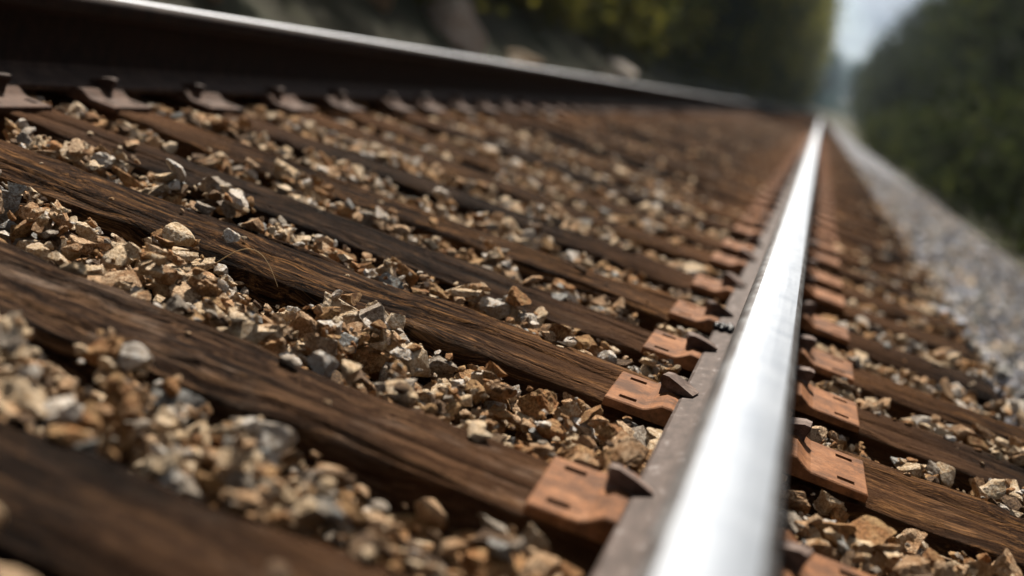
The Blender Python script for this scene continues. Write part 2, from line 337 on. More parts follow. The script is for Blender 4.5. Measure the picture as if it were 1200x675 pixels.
# ------------------------------------------------------------------ sleepers, tie plates, spikes
TW = [0.23] * 200
TY = [-1.43, -0.94, -0.45, 0.04, 0.53, 1.02, 1.497, 2.08, 2.50, 2.92, 3.42, 3.95, 4.40, 5.00]
while TY[-1] < 32: TY.append(TY[-1] + float(RNG.uniform(0.455, 0.535)))
IA = 6                                  # index of the grey scuffed sleeper
def tie_mesh(M, N, seed, mat, w=0.23, L_=2.6, H=0.18, cracks=0):
    r = 0.014
    prof = [(-w/2, -H)] 
    per = [(-w/2, -H), (-w/2, -r)] + [(-w/2 + r - r*math.cos(t), -r + r*math.sin(t)) for t in (R(22), R(45), R(68))] + [(-w/2 + r, 0), (w/2 - r, 0)] + [(w/2 - r + r*math.sin(t), -r + r*math.cos(t)) for t in (R(22), R(45), R(68))] + [(w/2, -r), (w/2, -H)]
    per = np.array(per); seg = np.linalg.norm(np.diff(per, axis=0), axis=1)
    wt = seg.copy(); wt[0] *= 0.35; wt[-1] *= 0.25        # fewer samples on the buried sides
    cum = np.concatenate([[0], np.cumsum(wt)]); t = np.linspace(0, cum[-1], M)
    P = np.stack([np.interp(t, cum, per[:, 0]), np.interp(t, cum, per[:, 1])], -1)
    Tn = np.gradient(P, axis=0); Nn = np.stack([-Tn[:, 1], Tn[:, 0]], -1); Nn /= np.linalg.norm(Nn, axis=1)[:, None] + 1e-9
    x = np.linspace(-L_/2, L_/2, N); X = np.repeat(x, M); Pp = np.tile(P, (N, 1)); Nm = np.tile(Nn, (N, 1))
    s = np.tile(np.cumsum(np.concatenate([[0], np.linalg.norm(np.diff(P, axis=0), axis=1)])), N)
    q = np.stack([X, s, np.full_like(X, seed * 1.7)], -1)
    warp = 0.018 * fbm(q * [2.2, 5, 1], seed + 40, 2)
    g1 = fbm(np.stack([X * 3, (s + warp) * 75, 0 * X + seed], -1), seed, 2); g2 = fbm(np.stack([X * 1.4, (s + warp) * 26, 0 * X + seed], -1), seed + 5, 2)
    d = 0.0068 * fbm(q * [1.8, 7, 1], seed + 9, 3) + 0.0022 * g1 + 0.0034 * g2
    edge = np.exp(-((np.abs(Pp[:, 0]) - (w/2 - r)) / 0.024) ** 2) * (Pp[:, 1] > -0.04)
    d -= edge * 0.017 * np.clip(0.25 + fbm(q * [5, 9, 1], seed + 17, 3), 0, 1.3)
    rs = np.random.default_rng(seed)
    for _ in range(cracks):
        yc = rs.uniform(-w*0.42, w*0.42); x0 = rs.uniform(-1.3, 0.5); ln = rs.uniform(0.4, 1.3); dp = rs.uniform(0.006, 0.016); wd = rs.uniform(0.002, 0.0042)
        cy = yc + 0.020 * fbm(np.stack([X * 2.2, 0 * X + _, 0 * X + seed], -1), seed + 3, 2) + rs.uniform(-.02, .02) * (X - x0)
        env = np.clip((X - x0) / 0.15, 0, 1) * np.clip((x0 + ln - X) / 0.25, 0, 1)
        d -= dp * env * np.exp(-((Pp[:, 0] - cy) / wd) ** 2) * (Pp[:, 1] > -0.012)
    e = np.clip((L_/2 - np.abs(X)) / 0.03, 0, 1)
    d -= 0.012 * (1 - e) ** 2
    V = np.stack([X + np.sign(X) * (1 - e) * 0.006 * vnoise(q * [1, 60, 1], seed), Pp[:, 0] + Nm[:, 0] * d, Pp[:, 1] + Nm[:, 1] * d], -1)
    i, j = np.meshgrid(np.arange(N - 1), np.arange(M - 1), indexing='ij'); a = (i * M + j).ravel()
    F = np.stack([a, a + 1, a + M + 1, a + M], -1)[:, ::-1]
    # end grain: fan of quads to the end centre line
    capV = []; capF = []; b = len(V)
    for e_ in (0, N - 1):
        ring = np.arange(M) + e_ * M; cen = len(V) + len(capV); capV.append((x[e_] - math.copysign(0.004, x[e_]) * -0.5, 0, -0.09))
        for k in range(M - 1):
            f = (ring[k], ring[k + 1], cen, cen) if e_ == N - 1 else (ring[k + 1], ring[k], cen, cen)
            capF.append(f[:3])
    me = mesh_np('sleeper', np.vstack([V, capV]), F, [mat], smooth=True)
    return me, np.array(capF)
def add_cap(me, capF):
    bm = bmesh.new(); bm.from_mesh(me); bm.verts.ensure_lookup_table()
    for f in capF:
        try: bm.faces.new([bm.verts[int(i)] for i in f])
        except ValueError: pass
    bm.to_mesh(me); bm.free()

# plate profile over x (0 = rail centre); field side longer
PL, PR = -0.167, 0.193
def plate_z(x):
    ax = abs(x)
    if ax < 0.0775: return 0.0138
    if ax < 0.0800: return 0.0265
    if ax < 0.0920: return 0.0270
    if ax < 0.112: return 0.0270 - (ax - 0.092) / 0.020 * 0.0125
    return 0.0145 - (ax - 0.112) * 0.020
def plate_mesh(name, detail=True):
    w = 0.192
    hx = [(-0.151, -0.127), (0.151, 0.175)]; hy = [(-0.073, -0.056), (0.056, 0.073)]
    sx = [(-0.0975, -0.0815), (0.0815, 0.0975)]
    if detail:
        xs = sorted({PL, PL+.002, PR, PR-.002, -.0775, -.0776, -.08, -.092, -.0975, -.0815, -.1, -.108, -.115, .0775, .0776, .08, .092, .0975, .0815, .1, .108, .115, -.12, .12, *[v for t in hx for v in t], 0.0})
        ys = sorted({-w/2, -w/2+.002, w/2-.002, w/2, 0.0, *[v for t in hy for v in t]})
    else:
        xs = sorted({PL, PR, -.0775, -.0776, -.08, -.092, -.108, .0775, .0776, .08, .092, .108}); ys = [-w/2, w/2]; hx = []
    def hole(i, j):
        if i < 0 or j < 0 or i >= len(xs) - 1 or j >= len(ys) - 1: return True
        cx, cy = (xs[i] + xs[i+1]) / 2, (ys[j] + ys[j+1]) / 2
        return any(a < cx < b for a, b in hx) and any(a < cy < b for a, b in hy)
    V = []; F = []; idx = {}
    def vid(i, j, t):
        k = (i, j, t)
        if k not in idx:
            x, y = xs[i], ys[j]; z = plate_z(x) if t else 0.0015
            if t and detail and (x in (PL, PR) or abs(y) == w/2): z -= 0.0018
            idx[k] = len(V); V.append((x, y, z))
        return idx[k]
    for i in range(len(xs) - 1):
        for j in range(len(ys) - 1):
            if hole(i, j): continue
            F.append((vid(i, j, 1), vid(i+1, j, 1), vid(i+1, j+1, 1), vid(i, j+1, 1)))
            F.append((vid(i, j, 0), vid(i, j+1, 0), vid(i+1, j+1, 0), vid(i+1, j, 0)))
            for di, dj, A, B in ((-1, 0, (i, j+1), (i, j)), (1, 0, (i+1, j), (i+1, j+1)), (0, -1, (i, j), (i+1, j)), (0, 1, (i+1, j+1), (i, j+1))):
                if hole(i + di, j + dj): F.append((vid(*A, 1), vid(*A, 0), vid(*B, 0), vid(*B, 1)))
    return mesh_np(name, V, F, [PLATE])
PLATE_HI = plate_mesh('tie_plate'); PLATE_LO = plate_mesh('tie_plate', False)
def spike_mesh():
    """cut spike, head overhanging towards +x"""
    prof = [(-.012, -.022, .010), (.010, -.022, .010), (.0105, .006, .011), (.0190, .0100, .0155), (.0330, .0120, .0170), (.0345, .0155, .0170), (.0120, .0235, .0185), (-.0060, .0280, .0165), (-.0150, .0270, .0150), (-.0165, .0220, .0155), (-.0130, .0110, .0115)]
    bm = bmesh.new(); A = [bm.verts.new((x, -h, z)) for x, z, h in prof]; B = [bm.verts.new((x, h, z)) for x, z, h in prof]
    bm.faces.new(A); bm.faces.new(B[::-1])
    for k in range(len(A)):
        q = (k + 1) % len(A); bm.faces.new((A[q], A[k], B[k], B[q]))
    bmesh.ops.bevel(bm, geom=[e for e in bm.edges if e.calc_face_angle(0) > 0.5], offset=0.0016, segments=2, affect='EDGES', clamp_overlap=True)
    bmesh.ops.recalc_face_normals(bm, faces=bm.faces)
    me = bpy.data.meshes.new('rail_spike'); bm.to_mesh(me); bm.free(); me.materials.append(SPIKE)
    return me
SPK = spike_mesh()

ORD = ['first', 'second', 'third', 'fourth', 'fifth', 'sixth', 'seventh', 'eighth', 'ninth', 'tenth', 'eleventh', 'twelfth', 'thirteenth', 'fourteenth', 'fifteenth', 'sixteenth', 'seventeenth', 'eighteenth', 'nineteenth', 'twentieth']
def tie_label(k):
    d = k - IA
    if d == 0: return 'grey-brown timber sleeper with pale scuffed patches and torn grain'
    if d == 1: return 'timber sleeper with open swirling grain and a small pale stone lying on it'
    if d == -1: return 'very dark smooth timber sleeper just before the grey scuffed one'
    if d < -1: return 'dark timber sleeper, %s back from the grey scuffed one' % ORD[-d - 1]
    if d - 2 < 20: return '%s timber sleeper, %s past the one with a pale stone on it' % ('dark brown' if k % 2 else 'rusty brown', ORD[d - 2])
    return 'brown timber sleeper far along the track, past the first twenty two sleepers'
lo_mesh = []
for s in range(5):
    me, cf = tie_mesh(16, 40, 90 + s, WOOD[(0, 2, 0, 1, 0)[s]]); add_cap(me, cf); lo_mesh.append(me)
TPOS = []
for k, y in enumerate(TY):
    rz = float(RNG.normal(0, 0.010)); xo = float(RNG.normal(0, 0.012)); rx = float(RNG.normal(0, 0.012))
    if k == IA + 1: rz = -0.008; xo = 0.0
    if k in (IA, IA - 1): rz = 0.0
    TPOS.append((XC + xo, y, rz))
    if IA <= k <= IA + 3: 
        me, cf = tie_mesh(92, 230, k, WOOD[(1, 0, 2, 0)[k - IA]], w=0.25 if k == IA + 1 else 0.23, cracks=(12, 14, 9, 9)[k - IA]); add_cap(me, cf)
    elif k == IA - 1 or IA + 3 < k < IA + 9:
        me, cf = tie_mesh(40, 110, k, WOOD[2 if k == IA - 1 else (0, 2, 0)[k % 3]], cracks=3); add_cap(me, cf)
    else: me = lo_mesh[k % 5]
    o = link('sleeper', me); o.location = (XC + xo, y, 0); o.rotation_euler = (rx * 0.6, 0, rz)
    tag(o, tie_label(k), 'sleeper', 'timber sleepers under the rails')
    for side in (0, 1):                 # 0: near rail at x=0, 1: far rail at x=-1.51
        p = link('tie_plate', PLATE_HI if y < 12 else PLATE_LO, o)
        dy = {IA: -0.027, IA + 1: -0.06, IA + 2: -0.048, IA + 3: -0.046}.get(k, float(RNG.normal(-0.01, 0.015)))
        wx = (0.0 if side == 0 else -1.51) - (XC + xo)
        pr = float(RNG.normal(0, 0.018)) - rz + (math.pi if side else 0)
        # keep the plate under the straight rail whatever the sleeper's own angle
        p.location = (wx, dy - math.sin(rz) * wx, -0.002); p.rotation_euler = (-rx * 0.6, 0, pr)
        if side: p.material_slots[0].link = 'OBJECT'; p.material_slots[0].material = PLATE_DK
        if y > 14: continue
        for sg in (-1, 1):
            slots = [-0.045, 0.045] if RNG.random() < 0.0 else [float(RNG.choice([-0.02, 0.02, 0.04]))]
            if k == IA and side == 0 and sg == -1: slots = [0.02]
            if k == IA + 1 and side == 0 and sg == -1: slots = [0.015]
            for yy in slots:
                s = link('rail_spike', SPK, p)
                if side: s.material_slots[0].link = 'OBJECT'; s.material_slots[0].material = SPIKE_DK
                s.location = (sg * 0.0905, yy, 0.0185 + float(RNG.uniform(0, .007)))
                s.rotation_euler = (float(RNG.normal(0, .06)), float(RNG.normal(0, .06)), (0 if sg < 0 else math.pi) + float(RNG.normal(0, 0.16)))
# sleepers too far to tell apart: one mass
if True:
    Vb = []; Fb = []; yy = TY[-1] + 0.5
    while yy < 150:
        b = len(Vb); 
        for dx in (-1.3, 1.3):
            for dy in (-.115, .115):
                for dz in (-0.16, 0.0): Vb.append((XC + dx, yy + dy, dz))
        Fb += [(b, b+1, b+3, b+2), (b+4, b+6, b+7, b+5), (b, b+4, b+5, b+1), (b+2, b+3, b+7, b+6), (b+1, b+5, b+7, b+3), (b, b+2, b+6, b+4)]
        yy += 0.5
    o = link('far_sleepers', mesh_np('far_sleepers', Vb, Fb, [WOOD[0]]))
    tag(o, 'run of rusty brown sleepers merging into one mass toward the trees', 'sleepers', None, 'stuff')

# ------------------------------------------------------------------ ballast
def unit_stones(sub, n, seed):
    V0, F = ico(sub); outv = []; rs = np.random.default_rng(seed)
    for i in range(n):
        V = V0.copy()
        for _ in range(rs.integers(10, 16)):
            nn = rs.normal(size=3); nn /= np.linalg.norm(nn); d = rs.uniform(0.34, 0.62)
            ex = np.clip(V @ nn - d, 0, None); V = V - ex[:, None] * nn
        V = V / np.abs(V).max(0)
        if sub >= 3: V = V * (1 + 0.09 * fbm(V * 2.1 + i * 13, seed + i, 2)[:, None] + (0.05 if sub > 3 else 0.035) * fbm(V * 6.5 + i * 3, seed + i + 50, 2)[:, None])
        outv.append(V * np.array([1.0, rs.uniform(0.62, 0.92), rs.uniform(0.42, 0.74)]))
    return outv, F
NV = 28
ST = {s: unit_stones(s, NV, 100) for s in (1, 2, 3, 4)}       # same seeds: the shapes agree between levels
# height field of what lies there already (8 mm cells)
RES = 0.008; HX0, HY0 = -3.2, -2.0; HNX, HNY = int(6.2 / RES), int(28 / RES)
hx = HX0 + (np.arange(HNX) + .5) * RES; hy = HY0 + (np.arange(HNY) + .5) * RES
HM = np.empty((HNX, HNY), np.float32)
for i, x in enumerate(hx):
    base = -0.075 if -2.3 < x < 0.62 else (-0.135 - max(0, x - 0.62) * 0.10 - max(0, x - 2.0) * 0.28 if x > 0 else -0.075 - (-2.3 - x) * 0.55)
    HM[i] = base
    if -2.3 < x < 0.62: HM[i] += 0.014 * np.clip((hy - 5.6) / 0.8, 0, 1)
TM = np.zeros((HNX, HNY), np.int8)
def mark(x0, x1, y0, y1, z, t=1):
    i0, i1 = [int(np.clip((v - HX0) / RES, 0, HNX)) for v in (x0, x1)]; j0, j1 = [int(np.clip((v - HY0) / RES, 0, HNY)) for v in (y0, y1)]
    HM[i0:i1, j0:j1] = np.maximum(HM[i0:i1, j0:j1], z); TM[i0:i1, j0:j1] = t
for k, (x, y, rz) in enumerate(TPOS):
    w = 0.25 if k == IA + 1 else 0.23
    for a in np.arange(-1.3, 1.3, 0.1): mark(x + a, x + a + 0.1, y + math.sin(rz) * a - w/2, y + math.sin(rz) * a + w/2, 0.0, 3)
    for a in np.arange(-1.3, 1.3, 0.1): mark(x + a, x + a + 0.1, y + math.sin(rz) * a - w/2 + 0.028, y + math.sin(rz) * a + w/2 - 0.028, 0.0, 1)
    for rx_ in (0, -1.51): mark(rx_ - 0.19, rx_ + 0.19, y - 0.13, y + 0.09, 0.03, 2)

LEV_N = fbm(np.stack([np.repeat(hx[::8], len(hy[::8])) * 3.2, np.tile(hy[::8], len(hx[::8])) * 3.2, np.zeros(len(hx[::8]) * len(hy[::8]))], -1), 77, 3).reshape(len(hx[::8]), -1)
TYA = np.array(TY)
def level(x, y, i, j):
    n = 0.010 * LEV_N[i // 8, j // 8]
    if x > 0.60: return -0.105 - (x - 0.62) * 0.10 - max(0, x - 2.0) * 0.28 + n
    if x < -2.2: return -0.03 - (-2.2 - x) * 0.5 + n
    k = int(np.searchsorted(TYA, y)); f = 0.5
    if 0 < k < len(TY): f = min(1, max(0, (y - TY[k-1] - 0.12) / max(0.05, TY[k] - TY[k-1] - 0.24)))
    t = abs(abs(x - XC) - 0.755)         # distance to the nearest rail
    if x > 0.1: n = n - 0.004
    sl = 0.030 * (0.5 - f) + (0.012 if y > 6.5 else 0) - min(0.023, max(0, (y - 2.6) * 0.013))
    if t < 0.10: return -0.014 + 0.5 * n
    return -0.004 + 0.022 * min(1, (t - 0.1) / 0.4) + n + sl
# the little grey-scuffed sleeper bay is filled higher on the far rail's side
stones = []                              # (x, y, z, rx, ry, rz, r, variant)
def deposit(n, xr, yr, rr, off=0.0, on_tie=0.02):
    X = RNG.uniform(*xr, n); Y = RNG.uniform(*yr, n); Rr = np.exp(RNG.uniform(math.log(rr[0]), math.log(rr[1]), n))
    RZ = RNG.uniform(0, 6.283, n); TX = RNG.normal(0, 0.34, n); TYt = RNG.normal(0, 0.34, n); VV = RNG.integers(0, NV, n); U = RNG.random(n)
    for a in range(n):
        x, y, r = X[a], Y[a], Rr[a]
        i = int((x - HX0) / RES); j = int((y - HY0) / RES); w = max(1, int(r * 0.72 / RES))
        if i - w < 0 or j - w < 0 or i + w >= HNX or j + w >= HNY: continue
        tie = TM[i, j]
        if tie == 2 or (tie == 1 and (U[a] > on_tie or r > 0.02)): continue
        h = HM[i - w:i + w + 1, j - w:j + w + 1]; tm = TM[i - w:i + w + 1, j - w:j + w + 1]
        free = (tm == tie) if tie == 1 else (tm == 0) if tie == 0 else ((tm == 0) | (tm == 3))
        hf = h[free]; c = r * 0.55
        hb = 0.5 * float(hf.mean()) + 0.5 * float(hf.max())
        lv = level(x, y, i, j) + off if tie != 1 else 0.02
        if tie == 3: lv = 0.008 if U[a] < 0.30 and r < 0.024 and y < 3.8 and TM[i, max(0, j - 5)] == 1 else -1
        if HM[i, j] > lv or hb > lv + 0.012: continue
        z = hb + c * 0.60
        if tie == 1: z = 0.0 + c * 0.8
        if (2 in tm and z + c > 0.016) or (min(abs(x), abs(x + 1.51)) < 0.10 and z + c > 0.010): continue
        stones.append((x, y, z, TX[a] * (0.4 if tie == 1 else 1), TYt[a] * (0.4 if tie == 1 else 1), RZ[a], r, VV[a]))
        g_ = np.arange(-w, w + 1) * RES / (r * 0.9)
        cap = 1 - g_[:, None] ** 2 - g_[None, :] ** 2
        top = np.where((cap > 0) & free, z + c * np.sqrt(np.clip(cap, 0, 1)) * 0.85, -9)
        np.maximum(h, top, out=h)
IN = ((-2.4, 0.66), (0.2, 6.0))
deposit(9000, *IN, (0.016, 0.028), -0.026, 0)
deposit(3600, *IN, (0.024, 0.042), -0.004, 0)
deposit(16000, *IN, (0.014, 0.029), 0.0)
deposit(16000, *IN, (0.007, 0.014), 0.003, 0.003)
deposit(9000, (-1.9, 0.62), (0.6, 4.0), (0.004, 0.007), 0.004, 0.02)
deposit(5000, (-2.4, 0.66), (-1.9, 0.2), (0.018, 0.034))
deposit(46000, (-2.4, 0.66), (6.0, 25.5), (0.016, 0.028), 0.0, 0.008)
deposit(16000, (-2.4, 0.66), (4.5, 25.5), (0.011, 0.018), 0.002, 0.012)
deposit(4500, (0.62, 1.25), (0.5, 5.5), (0.012, 0.032))
deposit(4500, (0.62, 2.7), (0.5, 8), (0.016, 0.036))
deposit(9000, (0.62, 2.75), (5, 25.5), (0.016, 0.034))
deposit(3500, (-3.1, -2.3), (0, 20), (0.02, 0.036))
# a pebble on the swirling-grain sleeper
S = np.array([s for s in stones]); print('stones', len(S))
# colour class by where the stone lies: rusty near the rails, paler in the four foot, grey on the shoulder
t = np.abs(np.abs(S[:, 0] - XC) - 0.755); u = RNG.random(len(S)); patch = vnoise(np.stack([S[:, 0] * 3, S[:, 1] * 3, 0 * u], -1), 4)
pw = np.zeros((len(S), 8)); mid = np.clip((t - 0.35) / 0.35, 0, 1); near = np.clip(1 - t / 0.45, 0, 1); far = np.clip((S[:, 1] - 3) / 9, 0, 1)
pw[:, 0] = 0.33 + 0.16 * mid * (S[:, 1] < 6) - 0.18 * near - .14 * far; pw[:, 1] = 0.30 + .05 * near; pw[:, 2] = 0.22 + 0.17 * near + 0.18 * far + 0.06 * patch
pw[:, 3] = 0.09 + .02 * near - .03 * far; pw[:, 4] = 0.035 - .02 * near - .02 * far; pw[:, 5] = 0.07 + 0.18 * near + 0.24 * far; pw[:, 6] = 0.12 + 0.05 * mid - .10 * near - .08 * far
sh = S[:, 0] > 0.50
sp = np.clip((S[:, 0] - 0.50) / 0.14, 0, 1)[:, None]
pw = np.where(sh[:, None], pw * (1 - sp) + sp * np.array([.06, .03, .005, .12, .20, .005, .12, .46]), pw)
pw[:, :7] = np.clip(pw[:, :7], 0.005, None); pw /= pw.sum(1)[:, None]
CLS = (pw.cumsum(1) < u[:, None]).sum(1).clip(0, 7)
# which stones show largest
fw = np.array(c_f); rt = np.array(c_r); up = np.array(c_u)
D = S[:, :3] - CAM; dz = D @ fw; px = 600 + 1756.8 * (D @ rt) / dz; py = 337.5 - 1756.8 * (D @ up) / dz
ii = ((S[:, 0] - HX0) / RES).astype(int); jj = ((S[:, 1] - HY0) / RES).astype(int)
covered = HM[ii, jj] - (S[:, 2] + 0.55 * S[:, 6] * 0.85)
vis = (dz > 0.3) & (px > -20) & (px < 1220) & (py > -20) & (py < 700) & (covered < 0.004)
# the rail hides a strip behind it: leave those out of the picks
vis &= ~((S[:, 0] > 0.02) & (px < 915)) & ~(S[:, 0] < -1.45)
size = np.where(vis, S[:, 6] / np.maximum(dz, 0.1), 0)
pick = np.argsort(-size)[:300]; picked = np.zeros(len(S), bool); picked[pick] = True
def rotm(rx, ry, rz):
    return np.array(Euler((rx, ry, rz)).to_matrix())
hi = [mesh_np('ballast_stone', V, ST[4][1], [SM[0]], smooth=False) for V in ST[4][0]]
def bay_phrase(x, y):
    k = int(np.searchsorted(TY, y)); d = k - 1 - IA                # sleeper before the stone
    if x > 0.60: return 'on the gravel shoulder'
    side = 'outside the polished rail' if x > 0 else 'between the rails'
    w = {-2: 'before the very dark sleeper', -1: 'between the very dark and grey scuffed sleepers', 0: 'just past the grey scuffed sleeper', 1: 'just past the swirling-grain sleeper'}.get(d)
    if w is None and d < -2: w = 'before the very dark sleeper'
    if w is None: w = '%s gap past the swirling-grain sleeper' % ORD[min(d - 1, 19)]
    return w + ' ' + side
for a in pick:
    x, y, z, rx, ry, rz, r, v = S[a]; v = int(v); c = int(CLS[a])
    o = link('ballast_stone', hi[v]); o.location = (x, y, z); o.rotation_euler = (rx, ry, rz); o.scale = (r, r, r)
    o.material_slots[0].link = 'OBJECT'; o.material_slots[0].material = SM[c]
    V = ST[4][0][v]; flat = np.abs(V[:, 2]).max() < 0.56; longish = np.abs(V[:, 1]).max() < 0.74
    shape = 'flat' if flat else ('long' if longish else 'chunky')
    sz = 'large' if r > 0.030 else ('medium' if r > 0.020 else 'small')
    tag(o, '%s %s %s stone %s' % (sz, shape, STONE[c], bay_phrase(x, y)), 'stone', 'loose ballast stones')
# the rest as one mass
parts_v = []; parts_f = []; parts_m = []; base = 0
left = ~picked; top_ = (covered < 0.006) & vis
sel3 = left & top_ & (S[:, 1] < 3.6) & (S[:, 6] > 0.0125); left &= ~sel3
sel2 = left & top_ & (S[:, 1] < 6.5) & (S[:, 6] > 0.0085); left &= ~sel2
sel1 = left & (S[:, 1] < 9); left &= ~sel1
for lod, sel in ((3, sel3), (2, sel2), (1, sel1), (0, left)):
    idx = np.where(sel)[0]
    if lod: vs_, F_ = ST[lod]
    if lod == 0:
        V0, F_ = ico(1)
        oct_F = np.array([(0, 2, 4), (2, 1, 4), (1, 3, 4), (3, 0, 4), (2, 0, 5), (1, 2, 5), (3, 1, 5), (0, 3, 5)])
        rs = np.random.default_rng(3)
        vs_ = [np.array([(1, 0, 0), (-1, 0, 0), (0, .8, 0), (0, -.8, 0), (0, 0, .55), (0, 0, -.55)]) * rs.uniform(0.8, 1.2, (6, 1)) + rs.normal(0, 0.18, (6, 3)) for _ in range(NV)]; F_ = oct_F
    print('lod', lod, len(idx), len(idx) * len(F_))
    arr = np.array(vs_)                                     # (NV, n, 3)
    ca, sa = np.cos(S[idx, 3:6]), np.sin(S[idx, 3:6])
    Rx = np.zeros((len(idx), 3, 3)); Ry = Rx.copy(); Rz = Rx.copy()
    Rx[:, 0, 0] = 1; Rx[:, 1, 1] = ca[:, 0]; Rx[:, 1, 2] = -sa[:, 0]; Rx[:, 2, 1] = sa[:, 0]; Rx[:, 2, 2] = ca[:, 0]
    Ry[:, 1, 1] = 1; Ry[:, 0, 0] = ca[:, 1]; Ry[:, 0, 2] = sa[:, 1]; Ry[:, 2, 0] = -sa[:, 1]; Ry[:, 2, 2] = ca[:, 1]
    Rz[:, 2, 2] = 1; Rz[:, 0, 0] = ca[:, 2]; Rz[:, 0, 1] = -sa[:, 2]; Rz[:, 1, 0] = sa[:, 2]; Rz[:, 1, 1] = ca[:, 2]
    M3 = Rz @ Ry @ Rx
    loc = arr[S[idx, 7].astype(int)]                        # (k, n, 3)
    W = np.einsum('kij,knj->kni', M3, loc) * S[idx, 6][:, None, None] + S[idx, None, :3]
    n = W.shape[1]
    Fk = F_[None] + (np.arange(len(idx)) * n)[:, None, None] + base
    parts_v.append(W.reshape(-1, 3)); parts_f.append(Fk.reshape(-1, 3)); parts_m.append(np.repeat(CLS[idx], len(F_))); base += len(idx) * n
o = link('ballast', mesh_np('ballast', np.vstack(parts_v), np.vstack(parts_f), SM, np.concatenate(parts_m), smooth=False))
tag(o, 'countless small tan and grey crushed stones filling the gaps between sleepers', 'ballast', None, 'stuff')

# pebble, grease lump and a dry grass stem
o = link('ballast_stone', hi[3]); o.location = (-0.761, 2.048, 0.008); o.scale = (.017, .017, .017); o.rotation_euler = (0.1, 0, 0.7)
o.material_slots[0].link = 'OBJECT'; o.material_slots[0].material = SM[6]
tag(o, 'small pale stone lying alone on top of the swirling-grain sleeper', 'stone', 'loose ballast stones')
V = []; F = []; b = 0; V0, F0 = ico(2)
for i in range(26):
    p = np.array([RNG.normal(-0.058, 0.010), RNG.normal(2.665, 0.012), 0.036 + RNG.uniform(0, 0.006)]); r = RNG.uniform(0.005, 0.008)
    p[0] = np.clip(p[0], -0.073, -0.045); p[2] = 0.0275 + (p[0] + 0.0762) * 0.23 + r * 0.5
    V.append(V0 * (1 + 0.25 * vnoise(V0 * 2 + i, i)[:, None]) * r + p); F.append(F0 + b); b += len(V0)
tag(link('grease_clump', mesh_np('grease_clump', np.vstack(V), np.vstack(F), [GREASE], smooth=True)), 'black glossy clump of grease and shavings on the foot of the polished rail', 'grease')
def tube(path, rad, n=6):
    path = np.asarray(path, float); V = []; F = []
    T = np.gradient(path, axis=0); T /= np.linalg.norm(T, axis=1)[:, None] + 1e-9
    for p, t_, r in zip(path, T, rad):
        a = np.cross(t_, [0.3, 0.2, 1.0] if abs(t_[2]) < 0.9 else [1, 0, 0]); a /= np.linalg.norm(a); b_ = np.cross(t_, a)
        V += [p + r * (math.cos(2*math.pi*k/n) * a + math.sin(2*math.pi*k/n) * b_) for k in range(n)]
    for i in range(len(path) - 1):
        for k in range(n): F.append((i*n+k, i*n+(k+1) % n, (i+1)*n+(k+1) % n, (i+1)*n+k))
    return np.array(V), np.array(F)
tt = np.linspace(0, 1, 18)
pth = np.stack([-0.735 + 0.105 * tt, 1.925 - 0.02 * tt, -0.015 + 0.045 * np.sin(tt * 2.9)], -1)
Vg, Fg = tube(pth, 0.0008 - 0.0004 * tt)
tag(link('grass_stem', mesh_np('grass_stem', Vg, Fg, [DRY], smooth=True)), 'thin dry grass stem arching over stones beside the swirling-grain sleeper', 'grass stem')

# ------------------------------------------------------------------ trees and shrubs
def crown_mesh(name, h0, h1, rad, nclump, per, leaf, seed, mat, droop=1.0):
    rs = np.random.default_rng(seed); V = []; 
    C = []
    while len(C) < nclump:
        p = rs.uniform(-1, 1, 3); d = np.linalg.norm(p)
        if d > 1 or d < 0.25: continue
        p = p * (0.82 + 0.35 * rs.random()); w = 1 - 0.35 * max(0, p[2]); C.append((p[0] * rad * w, p[1] * rad * w, h0 + (p[2] * .5 + .5) * (h1 - h0)))
    C = np.array(C); cs = rs.uniform(0.10, 0.24, nclump) * rad * 1.25
    P = np.repeat(C, per, 0) + rs.normal(size=(nclump * per, 3)) * np.repeat(cs, per)[:, None] * [1, 1, 0.75]
    n = len(P); A = rs.normal(size=(n, 3)); A /= np.linalg.norm(A, axis=1)[:, None]; B = np.cross(A, rs.normal(size=(n, 3))); B /= np.linalg.norm(B, axis=1)[:, None]
    sz = leaf * rs.uniform(0.6, 1.4, n)[:, None]; Cx = np.cross(A, B)
    quad = np.stack([P - A * sz, P + B * sz * .55 + Cx * sz * .12, P + A * sz, P - B * sz * .55 + Cx * sz * .12], 1).reshape(-1, 3)
    F = np.arange(n * 4).reshape(n, 4)
    return mesh_np(name, quad, F, [mat])
def trunk_mesh(h, r0, seed, crown_r, h0):
    rs = np.random.default_rng(seed); Vs = []; Fs = []; b = 0
    z = np.linspace(-0.6, h, 12); wob = np.cumsum(rs.normal(0, 0.03 * h / 6, (12, 2)), 0)
    path = np.stack([wob[:, 0], wob[:, 1], z], -1); V, F = tube(path, np.linspace(r0 * 1.25, r0 * 0.15, 12), 8); Vs.append(V); Fs.append(F); b += len(V)
    for i in range(9):
        k = rs.integers(4, 11); a = rs.uniform(0, 6.28); ln = crown_r * rs.uniform(0.5, 0.9); t_ = np.linspace(0, 1, 6)
        p = path[k] + np.stack([np.cos(a) * ln * t_, np.sin(a) * ln * t_, ln * 0.5 * t_ ** 1.3 + 0.1 * np.sin(t_ * 5)], -1)
        V, F = tube(p, np.linspace(r0 * .4, r0 * .06, 6), 6); Vs.append(V); Fs.append(F + b); b += len(V)
    return mesh_np('trunk', np.vstack(Vs), np.vstack(Fs), [BARK], smooth=True)
TREES = []
for i, (h, h0, rad, mi) in enumerate([(9, 0.8, 2.3, 0), (11, 1.2, 2.6, 2), (8, 0.5, 2.2, 1), (10, 1.0, 2.2, 2)]):
    TREES.append((crown_mesh('crown', h0, h, rad, 150, 34, 0.15, 200 + i, LEAF[mi]), trunk_mesh(h * 0.93, 0.15, 300 + i, rad, h0), mi))
